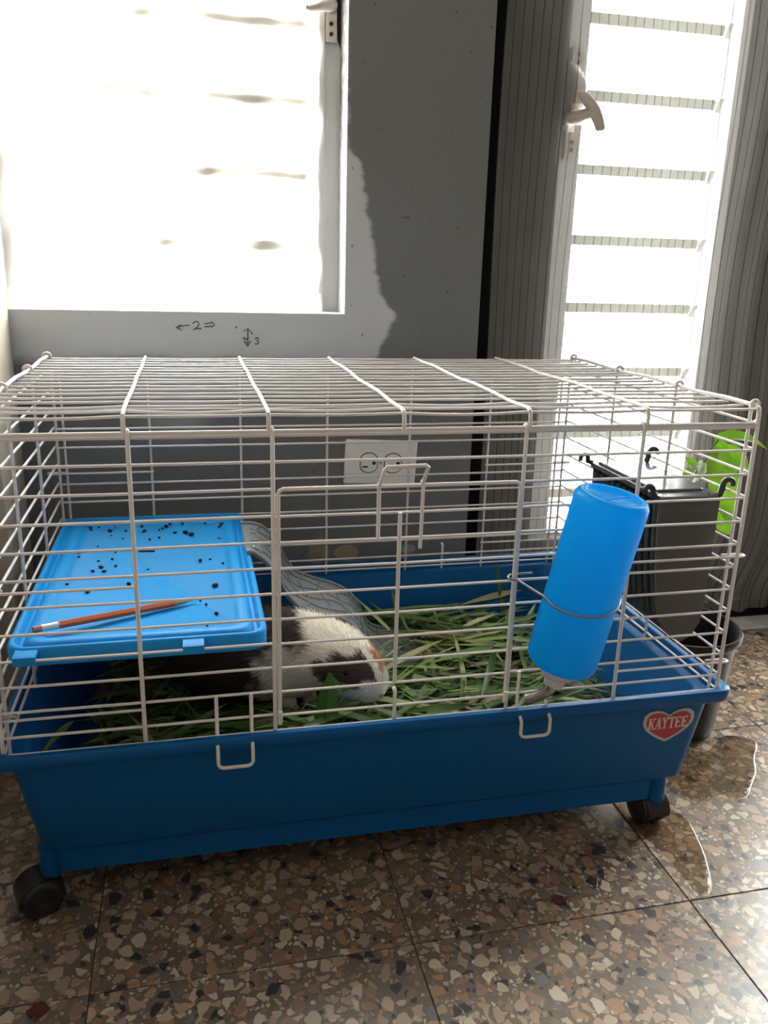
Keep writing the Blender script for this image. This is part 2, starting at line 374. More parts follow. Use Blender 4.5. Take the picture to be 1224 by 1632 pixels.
# beyond the door: reveal, lintel, right-hand stretch with a second louvred window
bw.box(.60, .622, .16, .30, FZ-.05, CZ); bw.box(.622, 1.36, YB, .16, 2.02, CZ); bw.box(1.36, 1.405, YB, .30, FZ-.05, CZ)
bw.box(1.405, 2.24, YB, .16, 1.95, CZ); bw.box(2.24, 3.7, YB, .16, FZ-.05, CZ)
struct(bw.build('wall_back', 'wall'))
struct(MB().box(-.2, -.095, -4.1, YB, FZ-.05, CZ).box(-.095, -.053, -.09, YB, FZ-.05, CZ).build('wall_left', 'pil'))
struct(MB().box(3.6, 3.7, -4.1, YB, FZ-.05, CZ).build('wall_right', 'room'))
struct(MB().box(-.2, 3.7, -4.1, -4.0, FZ-.05, CZ).build('wall_front', 'room'))
struct(MB().box(-.2, 3.7, -4.1, .30, CZ, CZ+.1).build('ceiling', 'ceil'))

# window_1: aluminium louvre behind clouded film
w1 = struct(MB().box(.386, .4125, .112, .135, .487, 1.16).box(-.062, .386, .112, .135, .487, .506).box(-.062, -.04, .112, .135, .506, 1.16).box(-.04, .386, .112, .135, 1.14, 1.16).build('window_1', 'alu'))
MB().box(.378, .388, .104, .113, .49, 1.16).build('inner_bead', 'alu', w1)
for k in range(6):
    z = .583+.0985*k
    s = MB().box(-.036, .376, .1155, .1205, z-.108, z, RX(.30), (0, .118, z)).build('slat', 'glass', w1)
    MB().box(-.036, .376, .1090, .1150, z-.009, z+.007).build('slat_edge', 'alu', s)
# window film
g = []
for i in range(166):
    z = .4885+.66*i/165; row = []
    for j in range(60):
        x = -.060+.443*j/59
        y = .1035-.0035*math.sin(x*41+z*13+math.sin(z*23))*math.sin(z*37+x*7)-.002*math.sin(x*90-z*60)
        if z < .512: y -= (.512-z)*.9*(.7+.3*math.sin(x*30))
        for k_, (xa, xb, am) in enumerate(((.28, .345, .75), (.225, .37, .9), (.21, .375, 1.0), (.20, .365, 1.0), (.2, .36, 1.0))):   # the film clings to the louvre edges
            zk = .582+.0985*k_; q_ = max(0, 1-((x-(xa+xb)/2)/((xb-xa)/2))**4)*math.exp(-((z-zk)/.011)**4)*am*(.86+.14*math.sin(x*95+z*40))
            y += q_*(.1082-y)
        y = min(y, .1084 if x < .366 else .1028)
        row.append((x+(.003*math.sin(z*60) if j == 59 else 0), y, z))
    g.append(row)
fo_ = MB().sheet(g).build('plastic_film', 'film', smooth=True)
MT['fold'] = sheer('doubled_film_hem', (.86, .82, .76), None, .13, .40)
MB().sheet([[(-.060+.443*j/40, .0985-.9*(.514-z)-.001*math.sin(j*.9), z+.0025*math.sin(j*.7)*(z > .51)+.004*math.exp(-((j-6)/4)**2)*(z > .51)) for j in range(41)] for z in (.4885, .496, .504, .5135)]).build('hem_fold', 'fold', fo_, True)
tag(fo_, 'cloudy translucent plastic sheet covering the wide bright window', 'plastic sheet')
# crank on window_1
c = thing('window_crank', 'pale window crank with screwed bracket and grime on the covered window jamb', 'window crank', (.395, .108, .86))
MB().box(.389, .405, .104, .112, .858, .905).build('bracket', 'crank', c)
for z in (.868, .881): MB().lathe([(.0028, 0), (.0028, .002)], (.397, .104, z), (0, -1, 0), 10).build('screw', 'grime', c)
MB().tube([(.397, .104, .905), (.393, .092, .902), (.385, .082, .898), (.372, .078, .893), (.362, .077, .890), (.357, .077, .892)], [.009, .0095, .008, .0055, .0045, .0038], 12).build('handle', 'crank', c, True)
MB().add([(.4075, .1105, .862), (.4122, .1105, .85), (.4122, .1105, .95), (.4055, .1105, .95), (.405, .1105, .90)], [(0, 1, 2, 3, 4)]).build('grime_stain', 'grime', c)

# door_1: black door behind the curtain with a tall louvre
d1 = MB()
d1.box(.622, 1.36, .1225, .205, FZ-.005, FZ+.001); d1.box(.622, .795, .205, .24, FZ+.004, 2.02).box(1.125, 1.36, .205, .24, FZ+.004, 2.02).box(.795, 1.125, .205, .24, FZ+.004, .065).box(.795, 1.125, .205, .24, 1.98, 2.02)
d1 = struct(d1.build('door_1', 'doorblack'))
lf = MB().box(.797, .832, .196, .25, .068, 1.978).build('jamb_rail', 'alu', d1)
MB().box(1.106, 1.1235, .196, .25, .068, 1.978).build('jamb_rail', 'alu', d1)
MB().box(.832, 1.106, .196, .25, .066, .080).build('bottom_rail', 'alu', d1)
for k in range(-3, 13):
    z = .497+.1145*k
    s = MB().box(.834, 1.088, .216, .221, z-.004, z+.124, RX(.22), (0, .218, z+.06)).build('slat', 'glass', d1)
    MB().box(.834, 1.088, .2145, .2215, z-.010, z+.006, RX(.10), (0, .218, z)).build('slat_edge', 'edge', s)
    MB().box(1.084, 1.094, .205, .225, z-.012, z+.012, RX(.5), (0, .215, z)).build('slat_clip', 'alu', s)
MB().box(1.094, 1.0965, .212, .216, .09, 1.96).build('link_bar', 'alu', d1)
# door_2: clear glass door further along the wall, outside the picture
w3 = struct(MB().box(1.405, 1.43, .10, .14, FZ+.002, 1.95).box(2.20, 2.24, .10, .14, FZ+.002, 1.95).box(1.43, 2.20, .10, .14, FZ+.002, -.03).box(1.43, 2.20, .10, .14, 1.90, 1.95).build('door_2', 'alu'))
MB().box(1.43, 2.20, .118, .123, -.03, 1.90).build('pane', 'glass', w3)
# sheer striped curtain
g = []; uvs = []
NX, NZ = 260, 150
for i in range(NZ+1):
    t = i/NZ; z = -.074+1.5*t
    row = []; ur = []
    xr = 1.318 + .02*t - .03*math.exp(-((t-.02)/.05)**2) + .008*math.sin(z*9)
    for j in range(NX+1):
        s = j/NX; x = .649 + (xr-.649)*s + (.018*(1-s)**6)
        am = .002+.005*(1-t)*s*s
        y = .128 + am*math.sin(s*58+.7*math.sin(z*4)+s*s*12) + .004*math.sin(s*11+z*2)
        d = math.exp(-((x-.806)/.022)**2-((z-.83)/.05)**2); y -= .02*d
        row.append((x + .0025*math.sin(z*6+s*9), y, z + .004*math.sin(s*40)*(t < .001))); ur.append((s*.80, z))
    g.append(row); uvs.append(ur)
cm_ = MB().sheet(g)
arm_ = [Vector(q) for q in ((.796, .150, .795), (.788, .134, .7905), (.780, .118, .786), (.785, .111, .787), (.790, .104, .788), (.802, .096, .792))]
cm_.f = [f for f in cm_.f if min((sum((Vector(cm_.v[i]) for i in f), Vector())/4-q).length for q in arm_) > .0165]     # slit where the crank arm comes through
cu = cm_.build('striped_curtain', 'curtain', smooth=True)
uvl = cu.data.uv_layers.new(name='UVMap'); flat = [q for r in uvs for q in r]
for lp in cu.data.loops: uvl.data[lp.index].uv = flat[lp.vertex_index]
tag(cu, 'sheer grey curtain with thin dark vertical stripes over the louvred door', 'curtain')
# crank on door_1
c = thing('window_crank', 'louvre crank with curved lever poking past the striped curtain', 'window crank', (.806, .19, .75))
MB().box(.800, .822, .183, .196, .735, .785).build('bracket', 'crank', c)
MB().box(.800, .822, .183, .196, .865, .90).build('bracket', 'crank', c)
for z in (.748, .760, .878, .890): MB().lathe([(.003, 0), (.003, .0025)], (.811, .183, z), (0, -1, 0), 10).build('screw', 'grime', c)
MB().rings([[Vector((.798+.014*sx*(.35+.65*math.sin(PI*min(1, max(0, u)))), .188-.055*math.sin(PI*u)**.7*dy, .775+.105*u)) for sx, dy in ((-1, 0), (-1, .8), (-.5, 1), (.5, 1), (1, .8), (1, 0))] for u in [.02+.96*k/10 for k in range(11)]]).build('gear_housing', 'crank', c, True)
MB().tube([(.796, .150, .795), (.780, .118, .786), (.790, .104, .788), (.802, .096, .792)], [.010, .0095, .0085, .008], 12).build('crank_arm', 'crank', c, True)
MB().tube([(.775, .099, .816), (.781, .098, .8165), (.789, .097, .811), (.797, .096, .803), (.804, .095, .794), (.809, .095, .786), (.814, .095, .777), (.817, .095, .769), (.8175, .095, .766)], [.003, .006, .008, .009, .0095, .0088, .008, .0075, .005], 12).build('lever', 'crank', c, True)

# ================================================================== CAGE
W_, D_ = .76, .4465
ZT = .429
ROW = [.4084-.02622*i for i in range(12)]
KX = [W_*k/6 for k in range(7)]
cage = thing('guinea_pig_cage', 'white wire cage on a blue plastic tray with black casters', 'cage', (.38, -.22, FZ))
rg = []
for (z, x0, x1, y0, y1, r) in [(-.050, .034, .708, -.427, -.012, .010), (-.050, .031, .711, -.430, -.010, .010), (-.018, .029, .713, -.432, -.008, .011), (-.0175, .024, .738, -.438, -.003, .014), (-.012, .020, .742, -.4425, .001, .017),
                               (.091, .000, .760, -.4505, .010, .020), (.092, -.010, .773, -.460, .019, .016), (.094, -.0125, .7755, -.462, .021, .016), (.105, -.0135, .7765, -.463, .022, .016), (.107, -.012, .775, -.4615, .0205, .015),
                               (.107, -.006, .769, -.4555, .0145, .018), (.105, -.0045, .7675, -.454, .013, .018), (.094, -.004, .767, -.4535, .0125, .018), (.094, .010, .752, -.438, -.002, .02), (.092, .012, .750, -.436, -.004, .02), (-.006, .030, .732, -.430, -.012, .025), (-.010, .036, .726, -.424, -.018, .025)]:
    rg.append(rrect(x0, x1, y0, y1, z, r))
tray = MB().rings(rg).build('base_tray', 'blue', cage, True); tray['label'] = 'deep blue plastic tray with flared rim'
# heart sticker
HX, HZ, HA = .7045, .0620, .0
def wy(z): return -.4505 + (.091-z)/.102*.0075
def hp(a, b, d):
    ca, sa = math.cos(HA), math.sin(HA); x = HX+a*ca-b*sa; z = HZ+a*sa+b*ca; return Vector((x, wy(z)-d, z))
def heart(s):
    up_ = [(0, .0135), (.004, .0165), (.010, .0195), (.018, .0208), (.0255, .0195), (.031, .0150), (.0325, .008), (.031, .001), (.026, -.006), (.018, -.0125), (.009, -.018), (0, -.0225)]
    pts = up_+[(-a, b) for a, b in up_[-2:0:-1]]
    return [(a*s[0], b*s[1]) for a, b in pts]
MB().prism(heart((1, 1)), hp, .0002, .0008).build('heart_sticker', 'stickerw', tray)
MB().prism(heart((.86, .83)), hp, .0008, .0011).build('heart_panel', 'stickerr', tray)
lt = MB(); LW, LH = .0082, .0145
def bar(x0, z0, x1, z1, th, ox):
    dx, dz = x1-x0, z1-z0; l = math.hypot(dx, dz); nx_, nz_ = -dz/l*th/2, dx/l*th/2
    poly = [(x0+nx_, z0+nz_), (x1+nx_, z1+nz_), (x1-nx_, z1-nz_), (x0-nx_, z0-nz_)]
    lt.prism([(ox+a*LW, (b-.5)*LH+.0035) for a, b in poly], hp, .0011, .0013)
SF = .09
def serif(cx, z, ox, wd=.46): bar(cx-wd/2, z, cx+wd/2, z, SF, ox)
GL = {'K': [(.2, 0, .2, 1, .24), (.24, .42, .86, .97, .12), (.42, .62, .82, 0, .24)], 'A': [(.14, 0, .5, 1, .12), (.5, 1, .82, 0, .26), (.28, .32, .72, .32, .09)],
      'Y': [(.5, 0, .5, .5, .24), (.5, .48, .16, 1, .24), (.5, .48, .86, 1, .12)], 'T': [(.5, 0, .5, 1, .24), (.06, .95, .94, .95, .10), (.08, .76, .08, .98, .1), (.92, .76, .92, .98, .1)],
      'E': [(.22, 0, .22, 1, .24), (.1, .95, .86, .95, .1), (.1, .05, .88, .05, .1), (.22, .5, .64, .5, .09), (.84, .78, .84, .98, .1), (.86, .02, .86, .24, .1), (.62, .38, .62, .62, .09)]}
SR = {'K': [(.2, .03), (.2, .97), (.84, .97), (.82, .03)], 'A': [(.14, .03), (.82, .03)], 'Y': [(.5, .03), (.16, .97), (.86, .97)], 'T': [(.5, .03)], 'E': []}
for i, ch in enumerate('KAYTEE'):
    ox = -.0252+i*.0084
    for q in GL[ch]: bar(*q, ox)
    for q in SR[ch]: serif(q[0], q[1], ox)
lt.build('lettering', 'letter', tray)
# casters
def caster(x, y, ang, hood):
    top = -.0165
    p_ = MB().lathe([(.0085, FZ+.036), (.0095, FZ+.039), (.0095, top-.002), (.010, top)], (x, y, 0), n=16).build('caster_post', 'blue', cage, True)
    R_ = RZ(ang); o = Vector((x, y, 0)); cz = FZ+.0205
    def P(a, b, z): return o + R_ @ Vector((a, b, 0)) + Vector((0, 0, z))
    m = MB()
    hp_ = []
    for k in range(11):
        a = PI*(-.05+1.10*k/10); hp_.append((.012+math.cos(a)*.0235, cz+math.sin(a)*.0215))
    m.prism(hp_, lambda a, b, d: P(a, d, b), -.0155, .0155)
    m.lathe([(.008, cz+.012), (.008, FZ+.040)], (x, y, 0), n=12)
    b_ = m.build('caster', 'black', cage, True)
    for s in (-1, 1):
        ax = R_ @ Vector((0, s, 0))
        MB().lathe([(.006, -.0005), (.0185, 0), (.0205, .002), (.0205, .009), (.0185, .011), (.010, .0118), (.007, .010)], P(.012, s*.0065, cz), ax, 28).build('wheel', 'black', b_, True)
caster(.026, -.4265, PI+.35, 1); caster(.717, -.4265, PI/2+.12, 1); caster(.026, -.016, 2.2, 1); caster(.717, -.016, .6, 1)

HR, VR = .00155, .0021
# top panel
topw = MB().tube([(-.001, -D_, ROW[0]+.002), (W_+.001, -D_, ROW[0]+.002)], .0021, 8).build('top_panel', 'wire', cage, True)
for i in range(18):
    y = -D_*i/17
    pts = []
    for j in range(25):
        x = -.001+(W_+.002)*j/24; sag = -.0022*abs(math.sin(PI*6*x/W_))*(1 if i > 14 else .35)*(.6+.4*math.sin(i*3.1+math.floor(6*x/W_)*1.7))
        pts.append((x, y, ZT-.0030+sag))
    MB().tube(pts, HR, 6).build('wire', 'wire', topw, True)
for k, x in enumerate(KX):
    pts = [(x, 0.001, ZT-.012), (x, .001, ZT-.003), (x, -.003, ZT)]+[(x, -D_*j/8, ZT+.0012*math.sin(j*1.9+k)) for j in range(1, 8)]+[(x, -D_+.006, ZT), (x, -D_-.001, ZT-.002), (x, -D_-.0028, ZT-.008), (x, -D_-.0028, ROW[0])]
    MB().tube(pts, VR if 0 < k < 6 else .0024, 8).build('cross_wire', 'wire', topw, True)
# front panel
fp = MB().tube([(-.002, -D_-.0005, ROW[0]-.001), (W_+.002, -D_-.0005, ROW[0]-.001)], .0022, 8).build('front_panel', 'wire', cage, True)
XD0, XD1 = KX[2]+.0075, KX[4]-.006
def hw(x0, x1, y, z, par, name='wire', r=HR): return MB().tube([(x0, y, z), ((x0+x1)/2, y, z-.0004), (x1, y, z)], r, 6).build(name, 'wire', par, True)
def vw(x, y, z0, z1, par, name='vertical_wire', r=VR):
    return MB().tube([(x, y, z0), (x, y, z1-.003), (x, y+.0015, z1-.0006), (x, y+.0045, z1), (x, y+.006, z1-.002)], r, 8).build(name, 'wire', par, True)
yf = -D_
for i, z in enumerate(ROW):
    if i == 0: continue
    if i == 1: hw(-.001, W_+.001, yf, z, fp)
    else: hw(-.001, KX[2]+.002, yf, z, fp); hw(KX[4]-.002, W_+.001, yf, z, fp)
for k in (0, 1, 2, 4, 5, 6): vw(KX[k]+{1: .003, 2: .003, 4: -.003, 5: -.003}.get(k, 0), yf-.0035, .0945, ROW[0]+.0045, fp)
vw(KX[3], yf-.0035, .0945, .138, fp)
hw(-.001, KX[2], yf, .1015, fp); hw(KX[2], KX[4], yf, .1015, fp); hw(KX[4], W_+.001, yf, .1015, fp)
for (xa, xb) in ((.1985, .2325), (.516, .549)):
    yo = -.4668
    pts = [(xa, yf-.004, .1475), (xa, yf-.004, .110), (xa, -.456, .104), (xa, yo, .096), (xa, yo, .0815), (xa+.002, yo, .0785), (xa+.005, yo, .0772), (xb-.005, yo, .0772), (xb-.002, yo, .0785), (xb, yo, .0815), (xb, yo, .096), (xb, -.456, .104), (xb, yf-.004, .110), (xb, yf-.004, .1475)]
    MB().tube(pts, .0019, 8).build('retaining_clip', 'wire', fp, True)
def clip(x0, x1, y, z, par, sgn):
    e = x1+sgn*.010
    MB().tube([(x0, y, z), (x1, y, z), (e, y, z), (e+sgn*.003, y+.002, z), (e+sgn*.0028, y+.006, z), (e-sgn*.002, y+.0075, z), (x1-sgn*.012, y+.0078, z)], HR, 6).build('clip_wire', 'wire', par, True)
for z in (.2630, .1350): clip(KX[5]-.003, W_, yf, z, fp, 1); clip(KX[1]+.003, 0, yf, z+.003, fp, -1)
# door in the front panel
yd = yf-.0055
dr = MB().tube([(XD0, yd, .117), (XD0, yd, .352), (XD0+.0015, yd, .3555), (XD0+.005, yd, .357), (XD1-.005, yd, .357), (XD1-.0015, yd, .3555), (XD1, yd, .352), (XD1, yd, .113)], .0021, 8).build('cage_door', 'wire', cage, True)
for i in range(3, 12): hw(XD0-.002, XD1+.002, yf-.002, ROW[i], dr)
MB().tube([(KX[3]-.0015, yd, .1475), (KX[3]-.0015, yd, .330)], VR, 8).build('vertical_wire', 'wire', dr, True)
for x in (XD0, XD1): MB().tube([(x, yd-.002, .114), (x, yd-.004, .118), (x, yd-.004, .128)], .0024, 8).build('hinge_loop', 'wire', dr, True)
yl = yd-.004
MB().tube([(.3566, yd-.002, .304), (.3562, yd-.003, .354), (.356, yd-.002, .3605), (.3552, yd-.006, .361), (.3545, yl-.006, .358), (.3548, yl-.010, .364), (.3568, yl-.018, .3785), (.359, yl-.019, .381),
           (.396, yl-.019, .382), (.3985, yl-.018, .380), (.3970, yl-.010, .366), (.3965, yl-.006, .360), (.398, yd-.006, .3625), (.3995, yd-.002, .3615), (.3997, yd-.003, .355), (.3993, yd-.002, .2935)], .0020, 8).build('latch', 'wire', dr, True)
# back panel
bp_ = MB().tube([(-.001, .001, ROW[0]), (W_+.001, .001, ROW[0])], HR, 8).build('back_panel', 'wire', cage, True)
for i, z in enumerate(ROW):
    if i: hw(-.001, W_+.001, .001, z, bp_)
hw(-.001, W_+.001, .001, .1015, bp_)
for k in range(1, 6): vw(KX[k], .004, .0945, ZT-.005, bp_, r=.0018)
for x in (.012, .748): vw(x, .004, .0945, ZT-.005, bp_, r=.0018)
for z in (.2630, .1350): clip(KX[5]-.003, W_, .002, z, bp_, 1); clip(KX[1]+.003, 0, .002, z+.003, bp_, -1)
for x in (.567, .19): vw(x, .0035, .0945, .135, bp_, r=.0018)
# side panels
for sx, xs, sg in (('left', 0., -1), ('right', W_, 1)):
    sp = MB().tube([(xs, -.002, ROW[0]+.003), (xs, -D_+.002, ROW[0]+.003)], HR, 8).build('side_panel', 'wire', cage, True)
    for i, z in enumerate(ROW):
        if i: MB().tube([(xs, .002, z+.002), (xs, -D_/2, z+.0017), (xs, -D_-.001, z+.002)], HR, 6).build('wire', 'wire', sp, True)
    MB().tube([(xs, .002, .1035), (xs, -D_, .1035)], HR, 6).build('wire', 'wire', sp, True)
    for k in range(4):
        y = -D_*k/3 + (.006 if k == 3 else (-.004 if k == 0 else 0)); x = xs-sg*.0035
        pts = [(x, y, .0945), (x, y, ZT-.004)]+[(xs+.0046*math.cos(a)*(-sg), y, ZT+.0005+.0046*math.sin(a)) for a in [PI*q/8-.3 for q in range(0, 13)]]
        MB().tube(pts, .0019, 8).build('vertical_wire', 'wire', sp, True)
    for ya in (-.10, -.135): MB().tube([(xs-sg*.003, ya-.05, .132), (xs-sg*.003, ya-.05, .096)], .0017, 6).build('vertical_wire', 'wire', sp, True)

# ================================================================== SHELF
sh = thing('cage_shelf', 'blue plastic platform shelf sprinkled with dark crumbs, hung inside the cage', 'shelf', (.126, -.224, .186))
X0, X1, Y0, Y1 = .0065, .2515, -.435, -.012
def rr(i, z, r=.018): return rrect(X0+i, X1-i, Y0+i, Y1-i, z, max(.004, r-i*.3))
sm = MB().rings([rr(.003, .186), rr(0, .188), rr(0, .2035), rr(.0015, .2055), rr(.004, .2058), rr(.006, .2045), rr(.0085, .1985), rr(.012, .1985), rr(.0145, .2030), rr(.0175, .2045), rr(.024, .2045), rr(.028, .2030), rr(.032, .1995)])
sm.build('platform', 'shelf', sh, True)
for xa in (.0165, .169): MB().box(xa, xa+.020, -.4495, Y0+.004, .2003, .2040).box(xa, xa+.020, -.4512, -.4485, .1955, .2040).build('hook_tab', 'shelf', sh)
MB().box(.249, .258, -.178, -.170, .198, .2075).build('ramp_clip', 'cap', sh)
# crumbs
CR = [(.112,-.05,5),(.116,-.072,4),(.14,-.063,5),(.145,-.057,6),(.15,-.044,5),(.136,-.069,4),(.171,-.087,6),(.179,-.097,7),(.221,-.057,6),(.071,-.066,5),(.044,-.047,4),(.125,-.109,4),(.137,-.103,4),(.157,-.083,3),(.043,-.148,4),(.085,-.154,4),(.04,-.15,2),(.042,-.165,3),(.067,-.184,3),(.083,-.18,3),(.089,-.206,4),(.072,-.208,4),(.077,-.223,5),(.064,-.22,3),(.189,-.202,5),(.201,-.198,3),(.108,-.269,4),(.065,-.286,5),(.040,-.258,3),(.204,-.289,5),(.187,-.329,3),(.193,-.342,3),(.203,-.369,4),(.193,-.398,2),(.054,-.367,4),(.167,-.046,4),(.198,-.046,3),(.092,-.067,3),(.061,-.127,2),(.166,-.147,3),(.216,-.215,4),(.127,-.222,2),(.041,-.243,3),(.217,-.066,3),(.216,-.116,3),(.055,-.046,3),(.076,-.046,2),(.046,-.057,2),(.09,-.099,2),(.074,-.084,3),(.214,-.113,3)]
for x, y, s in CR:
    r = .0004+.00042*s*random.uniform(.7, 1.2); n = 7; rgs = []
    el = random.uniform(1, 1.9); an = random.uniform(0, PI)
    for q in range(5):
        a = -PI/2+PI*q/4; rad = max(.12, math.cos(a)); rgs.append([Vector((x, y, 0))+RZ(an) @ Vector((r*el*rad*math.cos(2*PI*k/n)*random.uniform(.8, 1.15), r*rad*math.sin(2*PI*k/n)*random.uniform(.8, 1.15), 0))+Vector((0, 0, .1996+r*.8+r*.8*math.sin(a))) for k in range(n)])
    tag(MB().rings(rgs).build('dropping', 'crumb', smooth=True), 'tiny dark crumb or dropping lying on the blue cage shelf', 'crumb', 'crumbs on the cage shelf')
tag(MB().tube([(.113, -.154, .2004), (.122, -.1555, .2008), (.133, -.156, .2004)], .0011, 6).build('twig', 'crumb'), 'thin dark twig lying on the blue cage shelf', 'twig')
# pencil
A = Vector((.030, -.3975, .2085)); B = Vector((.1815, -.333, .2036)); ax = (B-A).normalized()
pc = thing('pencil', 'orange wooden pencil with pink eraser lying on the blue shelf', 'pencil', A)
A = A - ax*.004
def seg(name, m, prof, n): MB().lathe(prof, A, ax, n).build(name, m, pc, True)
seg('eraser', 'eraser', [(.002, 0), (.0033, .001), (.0034, .010)], 12)
seg('ferrule', 'ferrule', [(.0035, .0085), (.0037, .011), (.0035, .013), (.0038, .015), (.0035, .017), (.0037, .0185), (.0037, .025)], 14)
seg('barrel', 'pencil', [(.0041, .024), (.0041, .142), (.0037, .146)], 6)
seg('tip_wood', 'wood', [(.0038, .1445), (.0014, .163)], 12)
seg('lead', 'graphite', [(.0014, .163), (.0003, .169)], 8)

# ================================================================== RAMP
PR = [(.246, .2085), (.258, .2075), (.272, .198), (.288, .178), (.299, .153), (.314, .134), (.338, .122), (.366, .112), (.388, .099), (.404, .080), (.414, .056), (.428, .041), (.452, .034), (.478, .031), (.496, .022), (.506, .012)]
def cr_(ps, n):
    out = []
    for i in range(len(ps)-1):
        p0 = Vector(ps[max(i-1, 0)]); p1 = Vector(ps[i]); p2 = Vector(ps[i+1]); p3 = Vector(ps[min(i+2, len(ps)-1)])
        for k in range(n):
            t = k/n; out.append(.5*((2*p1)+(p2-p0)*t+(2*p0-5*p1+4*p2-p3)*t*t+(3*p1-p0-3*p2+p3)*t**3))
    out.append(Vector(ps[-1])); return out
cur = cr_(PR, 4)
rp = thing('ramp', 'wavy grey plastic ramp running down from the blue shelf into the grass', 'ramp', (.38, -.14, .01))
def rpt(i, t, dz=0):
    q = cur[i]; y = -.20+.12*t; sh_ = -.006+.014*t
    j = min(i+1, len(cur)-1); k = max(i-1, 0); tg = (cur[j]-cur[k]).normalized(); nn = Vector((-tg.y, tg.x))
    f = min(1, i/6); return Vector((q.x+sh_*f+nn.x*dz, y, q.y+nn.y*dz))
NT = 6
rgr = []
for i in range(len(cur)):
    rgr.append([rpt(i, t/NT, 0) for t in range(NT+1)]+[rpt(i, t/NT, -.003) for t in range(NT, -1, -1)])
MB().rings(rgr).build('ramp_sheet', 'ramp', rp, True)
for e in (0, 1): MB().tube([rpt(i, e, .001) for i in range(len(cur))], .0026, 6).build('edge_bead', 'ramp', rp, True)
rb = 0
for i in range(6, len(cur)-3, 4):
    MB().tube([rpt(i+int(round(1.5*math.sin(t*1.1))), t/NT, .0008) for t in range(NT+1)], .0013, 5).build('tread_ridge', 'ramp', rp, True)
for t in (.2, .4, .6, .8):
    MB().tube([rpt(i, t+.05*math.sin(i*.6+t*9), .0006) for i in range(3, len(cur)-1)], .0009, 5).build('tread_ridge', 'ramp', rp, True)

# ================================================================== WATER BOTTLE
bt = thing('water_bottle', 'translucent blue water bottle hung upside down on the front wires', 'water bottle', (.545, -.49, .15))
BA = Vector((.5745, -.503, .356)); BB = Vector((.5445, -.486, .172)); bx = (BB-BA).normalized(); BL = (BB-BA).length
R0 = .0362
MB().lathe([(.0005, .007), (.024, .0055), (.0265, .003), (.0275, .0012), (.030, .0002), (.0335, .0018), (.0358, .006), (R0, .012), (R0, BL*.55), (R0, BL*.80), (R0-.0002, BL-.012), (.0352, BL-.005), (.0325, BL-.001), (.027, BL+.0015), (.0165, BL+.002), (.0165, BL+.008)], BA, bx, 40, True, True).build('bottle_body', 'bottle', bt, True)
MB().tube([BA+bx*.0052+(Vector((1, .25, 0)).normalized())*q for q in (-.022, 0, .022)], .0008, 6).build('mould_seam', 'bottle', bt)
MB().lathe([(.0175, BL-.001), (.0188, BL+.002), (.0188, BL+.010), (.0165, BL+.0135), (.0115, BL+.016), (.0105, BL+.024), (.008, BL+.026)], BA, bx, 28).build('cap', 'cap', bt, True)
sp0 = BA+bx*(BL+.020)
MB().tube([sp0, sp0+bx*.006, sp0+bx*.012+Vector((-.001, .002, 0)), sp0+bx*.019+Vector((-.004, .006, 0)), sp0+bx*.026+Vector((-.009, .012, 0)), sp0+bx*.031+Vector((-.014, .018, 0))], [.0056, .0056, .0056, .0057, .0058, .0058], 14).build('spout', 'steel', bt, True)
# holder wire round the bottle
hc = BA+bx*(BL*.60); pts = [(.5235, -.4455, .2570), (.5120, -.4455, .2570), (.5030, -.4455, .2568), (.4975, -.4468, .2566), (.4950, -.4500, .2562), (.4952, -.4545, .2558), (.4985, -.4572, .2554), (.5030, -.4580, .2548)]
for k in range(13):
    a = PI+PI*(k/12)*1.02; pts.append((hc.x+(R0+.0016)*math.cos(a), hc.y+(R0+.0016)*math.sin(a)*1.0, .249-.006*math.sin(PI*k/12)*1.5+.004*k/12))
pts += [(hc.x+R0+.006, hc.y+.012, .250), (KX[5]-.010, yf-.009, .262), (KX[5]-.002, yf-.007, .285), (KX[5]+.001, yf-.005, .298), (KX[5]+.003, yf+.001, .300)]
sm_ = [Vector(q) for q in pts]
MB().tube(sm_, .00125, 8).build('holder_wire', 'dullwire', bt, True)

# ================================================================== HAY FEEDER (inside, on the right-hand wires)
hf = thing('hay_feeder', 'smoky grey plastic hay feeder with glossy lid hooked inside the cage wires', 'feeder', (.712, -.34, .15))
FX0, FX1, FY0, FY1 = .676, .749, -.422, -.262
prof = [(FX1, .320), (FX0, .322), (.6765, .300), (.681, .245), (.688, .200), (.693, .181), (.702, .167), (.714, .157), (.726, .153), (.737, .160), (.7455, .175), (.748, .195)]
MB().prism(prof, lambda a, b, d: Vector((a, d, b)), FY0, FY0+.004).build('end_panel', 'feeder', hf)
MB().prism(prof, lambda a, b, d: Vector((a, d, b)), FY1-.004, FY1).build('end_panel', 'feeder', hf)
MB().box(FX1-.003, FX1, FY0+.004, FY1-.004, .185, .321).build('back_plate', 'feeder', hf)
MB().prism([(.694, .180), (.703, .167), (.715, .157), (.727, .154), (.738, .160), (.7455, .175), (.748, .187), (.745, .187), (.741, .177), (.735, .163), (.727, .158), (.716, .161), (.706, .169), (.697, .182)], lambda a, b, d: Vector((a, d, b)), FY0+.004, FY1-.004).build('trough', 'feeder_dark', hf)
NB = 11
for k in range(NB):
    y = FY0+.010+(FY1-FY0-.020)*k/(NB-1)
    MB().tube([(.678, y, .318), (.679, y, .300), (.681, y, .272), (.683, y, .245), (.687, y, .215), (.692, y, .190), (.697, y, .176)], [.0042]*7, 8).build('bar', 'feeder_dark', hf, True)
MB().prism([(.6805, .315), (.6865, .245), (.695, .192), (.700, .180), (.703, .182), (.698, .195), (.690, .246), (.6845, .315)], lambda a, b, d: Vector((a, d, b)), FY0+.005, FY1-.005).build('hay_screen', 'feeder_dark', hf)
